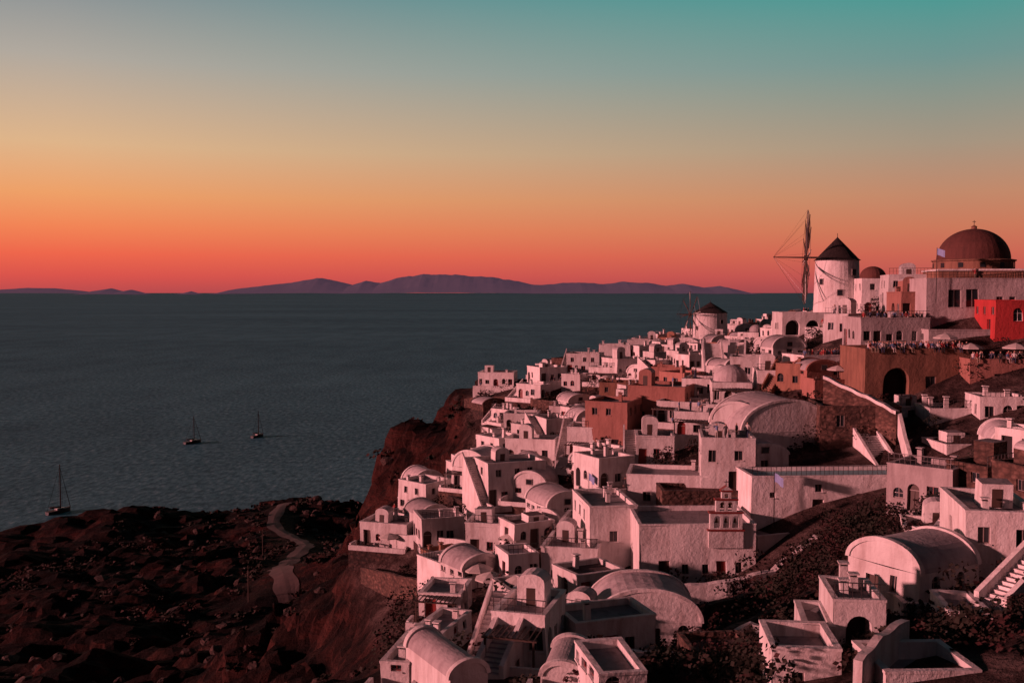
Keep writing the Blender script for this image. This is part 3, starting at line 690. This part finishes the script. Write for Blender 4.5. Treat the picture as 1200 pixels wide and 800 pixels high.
# ------------------------------------------------------------------ infill houses following the slope
cells = []
yy = 46.0
while yy < 285:
    xx = -24.0
    while xx < 95:
        cells.append((xx+R.uniform(-1.6,1.6), yy+R.uniform(-1.6,1.6))); xx += 5.2
    yy += 5.5
cnt = 0
for x, y in cells:
    if vdist(x, y) < 3.0: continue
    if x/y > 0.62: continue
    if y < 60: continue
    if any((x-fx)**2+(y-fy)**2 < (fr+2.0)**2 for fx, fy, fr in FOOT): continue
    if 12 < x < 32 and 58 < y < 84: continue
    if x > 33 and y < 68: continue
    gx = height(x+3,y)-height(x-3,y); gy = height(x,y+3)-height(x,y-3)
    if math.hypot(gx,gy)/6 > 1.1: continue
    if noise.noise(Vector((x,y,7))*.09) > .38: continue
    yw = -math.degrees(math.atan2(gx, max(gy,0.5)))
    yw = max(-55, min(20, yw*0.6)) + R.uniform(-9, 9)
    if R.random() < .3: yw = R.uniform(12, 38)
    w = R.uniform(3.0,5.8); D = R.uniform(3.4,5.2); h = R.choice([2.3,2.5,2.8,3.0,3.3,3.7,4.7])
    if y > 150: h = min(h, 3.2)
    kind = R.choices(['f','v','d'],[.73,.26,.01])[0]
    warm = 2.2 if x > 34 else 1.0
    mat = R.choices(['white','pink','ochre','greywash','stone'],[.78,.035*warm,.05*warm,.08,.07*warm])[0]
    z = height(x, y)-0.2
    left_edge = vdist(x,y) < 6 and x < 20
    make_house({'f':'whitewashed_house','v':'vaulted_house','d':'domed_house'}[kind] if mat in('white','greywash') else 'painted_house',
       (x,y,z), math.radians(yw), w, D, h, kind, mat, roof=('vaultwash' if kind!='f' else R.choice(['roofwash','vaultwash','paving','roofwash'])), terrace=R.choice([0,0,2.2,3]), base=4,
       basemat='darkstone' if left_edge else R.choice([None,None,'stone','darkstone']), steps=(kind=='f' and not left_edge and R.random()<.25))
    cnt += 1
print("infill", cnt)

# ------------------------------------------------------------------ road centre line
ctrl = [(-96,418),(-90,372),(-74,340),(-66,315),(-64,285),(-62,262),(-56,238),(-48,212),(-42,190),(-40,165)]
rp = []
for i in range(len(ctrl)-1):
    p0 = Vector(ctrl[max(i-1,0)]); p1 = Vector(ctrl[i]); p2 = Vector(ctrl[i+1]); p3 = Vector(ctrl[min(i+2,len(ctrl)-1)])
    for k in range(14):
        t = k/14; rp.append(0.5*((2*p1)+(p2-p0)*t+(2*p0-5*p1+4*p2-p3)*t*t+(3*p1-p0-3*p2+p3)*t**3))
RP = np.array([(q.x,q.y) for q in rp])
# ------------------------------------------------------------------ terrain mesh
xs = np.concatenate([np.arange(-330,-120,4.0), np.arange(-120,-50,1.6), np.arange(-50,0,1.0), np.arange(0,110,1.6), np.arange(110,310,6.0)])
ys = np.concatenate([np.arange(-40,30,4.0), np.arange(30,90,1.6), np.arange(90,260,1.1), np.arange(260,470,2.0), np.arange(470,560,5.0)])
GX, GY = np.meshgrid(xs, ys); flat = np.stack([GX.ravel(), GY.ravel()], 1)
Hh = np.zeros(len(flat)); Rd = np.zeros(len(flat))
for i in range(0, len(flat), 8000):
    q = flat[i:i+8000]; r = np.linalg.norm(q[:,None]-XY[None], axis=2)
    Hh[i:i+8000] = kern(r)@W[:n]+W[n]+q@W[n+1:]
    Rd[i:i+8000] = np.linalg.norm(q[:,None]-RP[None,::2], axis=2).min(axis=1)
verts = []; vil = []
for (x, y), z, rd in zip(flat, Hh, Rd):
    x = float(x); y = float(y); z = float(z)
    dv = vdist(x, y) if (-60 < x < 130 and 10 < y < 320) else -40
    k = min(1, max(0, (1-dv)/7))
    kr = min(1, max(0.0, (rd-3.5)/16))
    p = Vector((x, y, z*1.5))
    nz = noise.fractal(p*0.03, 0.9, 2.0, 5)*4.0*kr + noise.fractal(p*0.14, 0.7, 2.1, 5)*1.8*max(.1,kr)
    rid = (1-abs(noise.noise(p*0.07)))**2*3.0*kr
    led = 1.1*math.sin(z*0.9+3*noise.noise(Vector((x*.05,y*.05,0))))
    z2 = z + (nz-rid+led*.8*kr)*k*min(1, max(0.15,(z+6)/18)) - 0.35
    dx = (noise.fractal(Vector((x*.08,y*.08,z*.25)), .8, 2, 4)*3.4)*k*kr
    verts.append((x+dx, y, z2)); vil.append(min(1, max(0, (dv+1)/3)))
nx, ny = len(xs), len(ys)
faces = [(j*nx+i, j*nx+i+1, (j+1)*nx+i+1, (j+1)*nx+i) for j in range(ny-1) for i in range(nx-1)]
me = bpy.data.meshes.new("hillside_terrain"); me.from_pydata(verts, [], faces)
at = me.attributes.new("village", 'FLOAT', 'POINT'); at.data.foreach_set("value", vil)
me.materials.append(MAT["hillside"]); me.update()
tob = bpy.data.objects.new("hillside_terrain", me); scene.collection.objects.link(tob)
ZV = np.array([v[2] for v in verts]).reshape(ny, nx)
def surf(x, y):
    i = min(max(int(np.searchsorted(xs, x))-1, 0), nx-2); j = min(max(int(np.searchsorted(ys, y))-1, 0), ny-2)
    a = (x-xs[i])/(xs[i+1]-xs[i]); b_ = (y-ys[j])/(ys[j+1]-ys[j])
    return float(ZV[j,i]*(1-a)*(1-b_)+ZV[j,i+1]*a*(1-b_)+ZV[j+1,i]*(1-a)*b_+ZV[j+1,i+1]*a*b_)

b = MB(); prev = None
for i in range(len(rp)-1):
    t = (rp[min(i+1,len(rp)-1)]-rp[max(i-1,0)]).normalized(); nn = Vector((t.y,-t.x)); row = []
    for k in range(-3,4):
        q = rp[i]+nn*k*.85*(1+.15*math.sin(i*.9)); row.append((q.x,q.y,surf(q.x,q.y)+0.40-0.07*abs(k)))
    if prev:
        for k in range(6): b.poly([prev[k],prev[k+1],row[k+1],row[k]],'dirt')
    prev = row
b.build('dirt_road')

# scrub: thousands of small leaf faces in clumps, one object
lv = []; lf = []
def clump(x, y, z, r, nl, hh=0.8, ls=0.22):
    for _ in range(nl):
        a = R.uniform(0, 6.283); q = r*math.sqrt(R.random())*(0.75+0.35*math.sin(a*3+x)); zz = R.random()**0.7*r*hh*math.sqrt(max(0.05,1-(q/r/1.2)**2))
        c = Vector((x+q*math.cos(a), y+q*math.sin(a), z+zz)); s = ls*R.uniform(0.6,1.5)
        e1 = Vector((R.gauss(0,1),R.gauss(0,1),R.gauss(0,.6))).normalized()*s; e2 = e1.orthogonal().normalized()*s*0.7
        k = len(lv); lv.extend([(c-e1)[:],(c+e2)[:],(c+e1)[:],(c-e2)[:]]); lf.append((k,k+1,k+2,k+3))
for _ in range(1500):
    x = R.uniform(-150, 30); y = R.uniform(60, 430)
    if vdist(x, y) > -1 or np.min(np.hypot(RP[:,0]-x,RP[:,1]-y)) < 5: continue
    z = surf(x, y)
    if z < 3 or (noise.noise(Vector((x,y,0))*0.04) < -0.05): continue
    r = R.uniform(0.6, 2.0)*(1 if y < 200 else 1.6); clump(x, y, z-.1, r, 40, .6, .16+.001*y)
for _ in range(260):   # gully in the village
    x = R.uniform(8, 34); y = R.uniform(48, 86)
    if any((x-fx)**2+(y-fy)**2 < (fr*.8)**2 for fx,fy,fr in FOOT): continue
    clump(x, y, surf(x,y), R.uniform(.6,2.0), 170, .9, .11)
for _ in range(1500):
    x = R.uniform(-22, 75); y = R.uniform(42, 270)
    if vdist(x,y) < 0 or any((x-fx)**2+(y-fy)**2 < (fr*.9)**2 for fx,fy,fr in FOOT): continue
    clump(x, y, surf(x,y), R.uniform(.7,2.0), 100, R.uniform(.9,1.8), .14)
me = bpy.data.meshes.new("scrub_vegetation"); me.from_pydata(lv, [], lf); me.materials.append(MAT["foliage"])
scene.collection.objects.link(bpy.data.objects.new("scrub_vegetation", me))
# scattered boulders, one object
b = MB()
for _ in range(420):
    x = R.uniform(-150, -5); y = R.uniform(70, 430)
    if vdist(x,y) > -2 or np.min(np.hypot(RP[:,0]-x,RP[:,1]-y)) < 5: continue
    z = surf(x,y); r = R.uniform(.3,1.3)*(1+.002*y)
    if z < -1: continue
    ph = R.uniform(0,9)
    prof = [(0.01,-.4*r),(r*.9,-.2*r),(r,.15*r),(r*.6,.55*r),(0.01,.7*r)]
    k0 = len(b.v); b.lathe(x,y,[(q,w_+z) for q,w_ in prof],'darkstone',7)
    for i in range(k0,len(b.v)):
        q = Vector(b.v[i]); nv = noise.noise_vector(q*.9/r+Vector((ph,0,0))); b.v[i] = (q+nv*r*.45)[:]
b.build('boulders')

# ------------------------------------------------------------------ sea and islands
me = bpy.data.meshes.new("sea"); S = 90000
me.from_pydata([(-S,-2000,0),(S,-2000,0),(S,S,0),(-S,S,0)], [], [(0,1,2,3)]); me.materials.append(MAT["sea_water"])
scene.collection.objects.link(bpy.data.objects.new("sea", me))
def island(name, prof, d, depth=3500):
    b = MB(); m_ = 8; us = []; hs = []
    for i in range(len(prof)-1):
        for k in range(m_):
            t = k/m_; us.append(prof[i][0]*(1-t)+prof[i+1][0]*t); hs.append(prof[i][1]*(1-t)+prof[i+1][1]*t)
    us.append(prof[-1][0]); hs.append(prof[-1][1]); rows = []
    for r_ in range(7):
        t = r_/6; row = []
        for u, h in zip(us, hs):
            X = (u-600)/F*d; y = d-depth/2+depth*t; env = math.sin(math.pi*(0.04+0.46*min(1,t*1.2)))**1.2 if t < .9 else 0.5
            z = h/F*d*env; z *= 1+0.10*noise.noise(Vector((X*0.0012, y*0.001, 3)))+0.05*noise.noise(Vector((X*0.004,y*0.004,1)))
            row.append((X,y,max(-5,z-4)))
        rows.append(row)
    for r_ in range(6):
        for i in range(len(us)-1): b.poly([rows[r_][i],rows[r_][i+1],rows[r_+1][i+1],rows[r_+1][i]],'hazy_island_rock')
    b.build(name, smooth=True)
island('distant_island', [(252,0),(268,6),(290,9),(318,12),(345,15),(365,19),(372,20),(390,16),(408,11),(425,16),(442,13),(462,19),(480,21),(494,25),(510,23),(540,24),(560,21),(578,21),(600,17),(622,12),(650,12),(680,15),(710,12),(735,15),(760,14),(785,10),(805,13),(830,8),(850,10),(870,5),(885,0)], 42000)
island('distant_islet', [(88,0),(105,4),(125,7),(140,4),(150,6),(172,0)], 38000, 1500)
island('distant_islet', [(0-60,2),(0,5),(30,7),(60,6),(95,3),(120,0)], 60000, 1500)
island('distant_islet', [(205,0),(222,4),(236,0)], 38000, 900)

# ------------------------------------------------------------------ sailboats
def sailboat(u, v, d, L, mast, yaw, dark):
    p = pixel_to_world(u, v, d); p.z = 0; b = MB(); hm = 'hulldark' if dark else 'hullwhite'
    secs = []
    for i in range(13):
        t = i/12; x = (t-.5)*L; bw = L*.15*math.sin(math.pi*min(1,(0.22+t*.78)))**.7 if t < 1 else 0.01
        fb = 1.5+.6*t*t
        secs.append([(x,-bw,fb),(x,-bw*.85,.3),(x,-bw*.4,-.5),(x,0,-.7),(x,bw*.4,-.5),(x,bw*.85,.3),(x,bw,fb)])
    for i in range(12):
        for k in range(6): b.poly([secs[i][k],secs[i+1][k],secs[i+1][k+1],secs[i][k+1]],hm)
        b.poly([secs[i][0],secs[i][6],secs[i+1][6],secs[i+1][0]],'wood')
    b.poly(secs[0],hm)
    b.box(-L*.12,L*.2,-L*.075,L*.075,1.5,2.3,'hullwhite'); b.box(-L*.08,L*.15,-L*.078,L*.078,1.7,2.05,'glass')
    b.box(-L*.36,-L*.16,-L*.08,L*.08,3.2,3.3,'sparblack')
    for sx in (-L*.35,-L*.17):
        for sy in (-L*.07,L*.07): b.tube((sx,sy,1.1),(sx,sy,3.2),.05,'metal',4)
    b.tube((L*.08,0,1),(L*.08,0,mast),.34,'sparblack',6,.24)
    b.tube((L*.08,0,2.7),(-L*.36,0,2.9),.4,'sparblack',6); b.tube((L*.5,0,1.6),(L*.08,0,mast*.95),.16,'sparblack',5,.08)
    b.tube((-L*.5,0,1.3),(L*.08,0,mast*.97),.07,'sparblack',3)
    for sy in (-1,1):
        b.tube((L*.06,sy*L*.14,1.2),(L*.08,sy*1.2,mast*.6),.05,'sparblack',3); b.tube((L*.08,sy*1.2,mast*.6),(L*.08,0,mast*.95),.05,'sparblack',3)
    b.tube((L*.08,-1.3,mast*.6),(L*.08,1.3,mast*.6),.09,'sparblack',4)
    b.build('sailboat',p[:],math.radians(yaw))
sailboat(69, 603, 447, 12, 22, 60, True)
sailboat(226, 520, 655, 13, 18, 55, True)
sailboat(302, 513, 683, 12, 18, 65, True)

# ------------------------------------------------------------------ people
def body(pose):
    J = {'pel':(0,0,.95,.14),'wst':(0,0,1.1,.125),'chs':(0,0,1.32,.15),'nk':(0,0,1.48,.06),'hd':(0,-.01,1.6,.095),'hd2':(0,0,1.68,.085)}
    E = [('pel','wst'),('wst','chs'),('chs','nk'),('nk','hd'),('hd','hd2')]
    for s, k in ((-1,'l'),(1,'r')):
        if pose == 'walk':
            f = .22*s; leg = [('hp',s*.1,0,.88,.1),('kn',s*.1,-.1-f*.5,.5,.065),('an',s*.1,-f,.1,.045),('to',s*.1,-f-.16,.04,.035)]
            arm = [('sh',s*.19,0,1.4,.06),('el',s*.25,f*.4,1.13,.042),('wr',s*.25,f*.8-.1,.9,.032),('ha',s*.25,f*.8-.12,.8,.03)]
        elif pose == 'sit':
            leg = [('hp',s*.1,-.05,.9,.1),('kn',s*.12,-.46,.93,.07),('an',s*.12,-.44,.52,.045),('to',s*.12,-.6,.47,.035)]
            arm = [('sh',s*.19,0,1.4,.06),('el',s*.25,-.08,1.14,.042),('wr',s*.18,-.3,1.04,.032),('ha',s*.14,-.38,1.03,.03)]
        else:
            leg = [('hp',s*.1,0,.88,.1),('kn',s*.11,-.01,.5,.065),('an',s*.12,0,.1,.045),('to',s*.13,-.16,.04,.035)]
            arm = [('sh',s*.19,0,1.4,.06),('el',s*.26,.02,1.13,.042),('wr',s*.25,-.08,.9,.032),('ha',s*.24,-.1,.8,.03)]
            if pose == 'photo': arm = [('sh',s*.19,0,1.4,.06),('el',s*.25,-.18,1.22,.042),('wr',s*.1,-.33,1.48,.032),('ha',s*.05,-.36,1.55,.03)]
        for ch, root in ((leg,'pel'),(arm,'chs')):
            last = root
            for nm, x, y, z, r in ch: J[nm+k] = (x,y,z,r); E.append((last,nm+k)); last = nm+k
    ks = list(J); me = bpy.data.meshes.new('fig'); me.from_pydata([J[k][:3] for k in ks], [(ks.index(a),ks.index(b_)) for a,b_ in E], [])
    ob = bpy.data.objects.new('fig', me); scene.collection.objects.link(ob)
    ob.modifiers.new('s','SKIN'); me.skin_vertices[0].data[0].use_root = True
    for i, k in enumerate(ks): me.skin_vertices[0].data[i].radius = (J[k][3], J[k][3]*.85)
    ss = ob.modifiers.new('u','SUBSURF'); ss.levels = 1
    dg = bpy.context.evaluated_depsgraph_get(); dg.update()
    out = bpy.data.meshes.new_from_object(ob.evaluated_get(dg)); bpy.data.objects.remove(ob)
    out.materials.clear()
    for k in ('shirt','trousers','skin','hair'): out.materials.append(MAT[k])
    for p in out.polygons:
        c = p.center; p.use_smooth = True
        if c.z > 1.5: p.material_index = 3 if (c.z > 1.66 or c.y > .03) else 2
        elif c.z < .98 and abs(c.x) < .2: p.material_index = 1
        elif abs(c.x) > .2 and c.z < 1.15: p.material_index = 2
        else: p.material_index = 0
    if pose == 'sit':
        for v in out.vertices: v.co.z -= .45
    out.name = 'person_'+pose
    return out
BOD = {k: body(k) for k in ('stand','walk','sit','photo')}
def person(x, y, z, pose=None, yaw=None):
    ob = bpy.data.objects.new('person', BOD[pose or R.choice(['stand','walk','photo','stand'])])
    ob.location = (x,y,z); ob.rotation_euler[2] = R.uniform(-3,3) if yaw is None else yaw; s = R.uniform(.93,1.05); ob.scale = (s,s,s)
    scene.collection.objects.link(ob)
def on_roof(h, n_, par, edge=0.6, pose=None):
    loc, yaw, w, D, hh, tr, kind = h
    for _ in range(n_):
        lx = R.uniform(-w/2+.5, w/2-.5); ly = R.uniform(edge, min(D-.5, edge+1.6)); c, s = math.cos(yaw), math.sin(yaw)
        person(loc.x+c*lx-s*ly, loc.y+s*lx+c*ly, loc.z+hh-.02-par, pose, R.uniform(-2.2,-.6))
def sit_on_parapet(h, n_):
    loc, yaw, w, D, hh, tr, kind = h; c, s = math.cos(yaw), math.sin(yaw)
    for _ in range(n_):
        lx = R.uniform(-w/2+.5, w/2-.5); person(loc.x+c*lx-s*.15, loc.y+s*lx+c*.15, loc.z+hh-.42, 'sit', yaw+R.uniform(-.4,.3))
for h in HOUSES:
    pu = h[0].x/h[0].y*F+600
    if abs(h[0].y-113) < .4 and h[2] > 11: on_roof(h, 44, .9); sit_on_parapet(h, 14)
    elif abs(h[0].y-110) < .4 and abs(pu-1176) < 8: on_roof(h, 16, .9); sit_on_parapet(h, 5)
    elif abs(h[0].y-122) < .4 and abs(pu-1049) < 8: on_roof(h, 18, .9)
    elif abs(h[0].y-124) < .4 and h[2] > 11: on_roof(h, 8, .4, edge=.8)
    elif abs(h[0].y-126) < .4 and abs(pu-970) < 8: on_roof(h, 18, .9)
    elif h[6] == 'f' and 95 < h[0].y < 180 and h[0].x > 15 and R.random() < .4: on_roof(h, R.randint(1,5), .4, edge=1.0)
for h in HOUSES:
    if h[5] and R.random() < .5:
        loc, yaw, w, D, hh, tr, kind = h; c, s = math.cos(yaw), math.sin(yaw)
        for _ in range(R.randint(1,3)):
            lx = R.uniform(-w/2+.4, w/2-.4); ly = -R.uniform(.8, tr-.6); person(loc.x+c*lx-s*ly, loc.y+s*lx+c*ly, loc.z+.0)

# ------------------------------------------------------------------ parasols, planters, poles, lanterns
def parasol(x, y, z, opened=True, s=1.0):
    b = MB(); b.tube((0,0,0),(0,0,2.5*s),.04,'wood',6); b.box(-.3,.3,-.3,.3,0,.1,'paving')
    if opened: b.lathe(0,0,[(1.5*s,1.95*s),(1.5*s,2.08*s),(.8*s,2.4*s),(0.0,2.65*s)],'cloth',8)
    else: b.lathe(0,0,[(.16,.9),(.24,1.1),(.2,1.7),(.1,2.3),(0.0,2.6)],'cloth',8)
    b.build('parasol',(x,y,z),R.uniform(0,1))
def table_set(x, y, z, yaw):
    b = MB(); b.lathe(0,0,[(0,.72),(.45,.72),(.45,.76),(0,.76)],'wood',12); b.tube((0,0,0),(0,0,.72),.04,'metal')
    for sx in (-.85,.85):
        b.box(sx-.2,sx+.2,-.2,.2,.43,.47,'wood'); e = sx*1.23
        b.box(min(sx+.17*(1 if sx>0 else -1), e), max(sx+.17*(1 if sx>0 else -1), e), -.2,.2,.471,.9,'wood')
        for a in (-.17,.17):
            for c in (-.17,.17): b.tube((sx+a,c,0),(sx+a,c,.43),.02,'metal',4)
    b.build('cafe_table_set',(x,y,z),yaw)
def urn(x, y, z):
    b = MB(); b.lathe(0,0,[(.16,0),(.3,.25),(.34,.5),(.22,.75),(.27,.85),(.2,.84)],'terracotta',12); b.build('clay_urn',(x,y,z))
for h in HOUSES:
    loc, yaw, w, D, hh, tr, kind = h
    if not tr or loc.y > 190: continue
    c, s = math.cos(yaw), math.sin(yaw)
    def wp(lx, ly): return (loc.x+c*lx-s*ly, loc.y+s*lx+c*ly, loc.z+.002)
    q = R.random()
    if q < .35 and loc.y > 78: parasol(*wp(w*.2,-tr*.5), opened=R.random()<.5, s=.85)
    if q < .6: table_set(*wp(-w*.2,-tr*.5), yaw=yaw)
    if q > .5: urn(*wp(w*.35,-tr*.6))
for u, v in ((575,700),(590,672),(612,705),(560,688),(545,715),(600,650)):
    d = ground(u, v); p = pixel_to_world(u, v, d); parasol(p.x,p.y,p.z-.2, opened=(v!=715), s=.95)
for h in HOUSES:
    pu = h[0].x/h[0].y*F+600
    if abs(h[0].y-110) < .4 and abs(pu-1176) < 8:
        for lx in (-2.2,3): parasol(h[0].x+lx, h[0].y+3.5, h[0].z+h[4]-.92, True, .95)
    if abs(h[0].y-113) < .4 and h[2] > 11: parasol(h[0].x+4.9, h[0].y+4.5, h[0].z+h[4]-.92, True, .95)
def flagpole(u, v, d, h_):
    p = pixel_to_world(u, v, d); b = MB(); b.tube((0,0,-1),(0,0,h_),.05,'metal',6,.03)
    for i in range(6):
        x0, x1 = i*.2, (i+1)*.2; b.poly([(x0,.1*math.sin(i),h_-.9-.06*i),(x1,.1*math.sin(i+1),h_-.96-.06*i),(x1,.1*math.sin(i+1),h_-.16-.05*i),(x0,.1*math.sin(i),h_-.1-.05*i)],'flagcloth')
    b.build('flagpole',p[:],-1.1)
flagpole(907, 606, 90, 4.2); flagpole(1097, 345, 123.5, 5.8); flagpole(690, 600, 110, 4.5)
def utility_pole(x, y):
    z = surf(x,y); b = MB(); b.tube((0,0,-1),(0,0,8),.14,'wood',6,.1); b.box(-1,1,-.06,.06,7.2,7.35,'wood')
    for k in (-.8,0,.8): b.tube((k,0,7.35),(k,0,7.6),.05,'hullwhite',5)
    b.build('utility_pole',(x,y,z),.3)
utility_pole(-58,216); utility_pole(-76,300)
for u, v, d in ((1094,762,49),(1126,766,48.5),(1180,760,47),(1140,742,50.2)):
    p = pixel_to_world(u, v, d); b = MB(); b.lathe(0,0,[(0,-.06),(.045,-.045),(.06,0),(.045,.045),(0,.06)],'bulb',10); b.tube((0,0,.055),(0,0,.12),.06,'metal',8,.03); b.tube((0,0,-2.2),(0,0,-.055),.025,'metal',5)
    b.build('garden_lantern',p[:])

# ------------------------------------------------------------------ light
sun = bpy.data.lights.new("sun",'SUN'); so = bpy.data.objects.new("sun",sun); scene.collection.objects.link(so)
sun.energy = 4.9; sun.color = (1.0,0.37,0.37); sun.angle = math.radians(3)
AZ = math.radians(-106); EL = math.radians(9.5)
dirv = Vector((math.sin(AZ)*math.cos(EL), math.cos(AZ)*math.cos(EL), math.sin(EL)))
so.rotation_euler = dirv.to_track_quat('Z','Y').to_euler()

w = bpy.data.worlds.new("World"); scene.world = w; w.use_nodes = True; nt = w.node_tree; nt.nodes.clear()
out = nd(nt,"ShaderNodeOutputWorld"); bg = nd(nt,"ShaderNodeBackground"); nt.links.new(bg.outputs[0],out.inputs[0])
tc = nd(nt,"ShaderNodeTexCoord").outputs["Generated"]; sp = nd(nt,"ShaderNodeSeparateXYZ"); nt.links.new(tc,sp.inputs[0])
def L(r,g,b_):
    f = lambda c: (c/255/12.92) if c/255 <= .04045 else ((c/255+.055)/1.055)**2.4
    return (f(r),f(g),f(b_))
z2 = nd(nt,"ShaderNodeMath",operation='MULTIPLY'); nt.links.new(sp.outputs["Z"],z2.inputs[0]); z2.inputs[1].default_value = 2.0
left = ramp(nt,[(0,L(188,76,78)),(.03,L(218,84,76)),(.07,L(238,102,76)),(.12,L(242,132,86)),(.18,L(238,160,104)),(.27,L(222,180,138)),(.42,L(176,168,158)),(.57,L(122,138,146)),(.8,L(40,66,84)),(1,L(14,26,38))],z2.outputs[0])
right = ramp(nt,[(0,L(162,74,78)),(.03,L(190,86,82)),(.07,L(203,102,84)),(.12,L(203,121,92)),(.18,L(194,136,106)),(.27,L(166,148,128)),(.42,L(112,148,144)),(.57,L(44,154,148)),(.8,L(18,70,74)),(1,L(10,28,36))],z2.outputs[0])
atn = nd(nt,"ShaderNodeMath",operation='ARCTAN2'); nt.links.new(sp.outputs["X"],atn.inputs[0]); nt.links.new(sp.outputs["Y"],atn.inputs[1])
mr = nd(nt,"ShaderNodeMapRange"); nt.links.new(atn.outputs[0],mr.inputs[0]); mr.inputs[1].default_value = -.42; mr.inputs[2].default_value = .40
front = mixc(nt, mr.outputs[0], left.outputs[0], right.outputs[0])
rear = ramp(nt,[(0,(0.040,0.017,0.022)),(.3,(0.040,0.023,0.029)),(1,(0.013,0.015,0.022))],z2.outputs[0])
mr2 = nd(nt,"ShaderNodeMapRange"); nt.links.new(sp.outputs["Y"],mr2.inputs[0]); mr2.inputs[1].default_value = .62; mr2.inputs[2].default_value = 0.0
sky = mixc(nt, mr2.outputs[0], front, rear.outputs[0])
ns = nd(nt,"ShaderNodeTexSky",sky_type='NISHITA'); ns.sun_disc = False; ns.sun_elevation = math.radians(1.0); ns.sun_rotation = AZ
sc_ = nd(nt,"ShaderNodeVectorMath",operation='SCALE'); nt.links.new(ns.outputs[0],sc_.inputs[0]); sc_.inputs["Scale"].default_value = 0.003
fin = mixc(nt,1.0,sky,sc_.outputs[0],'ADD')
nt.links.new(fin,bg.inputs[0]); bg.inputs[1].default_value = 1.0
print("objects", len(bpy.data.objects), "leaves", len(lf))
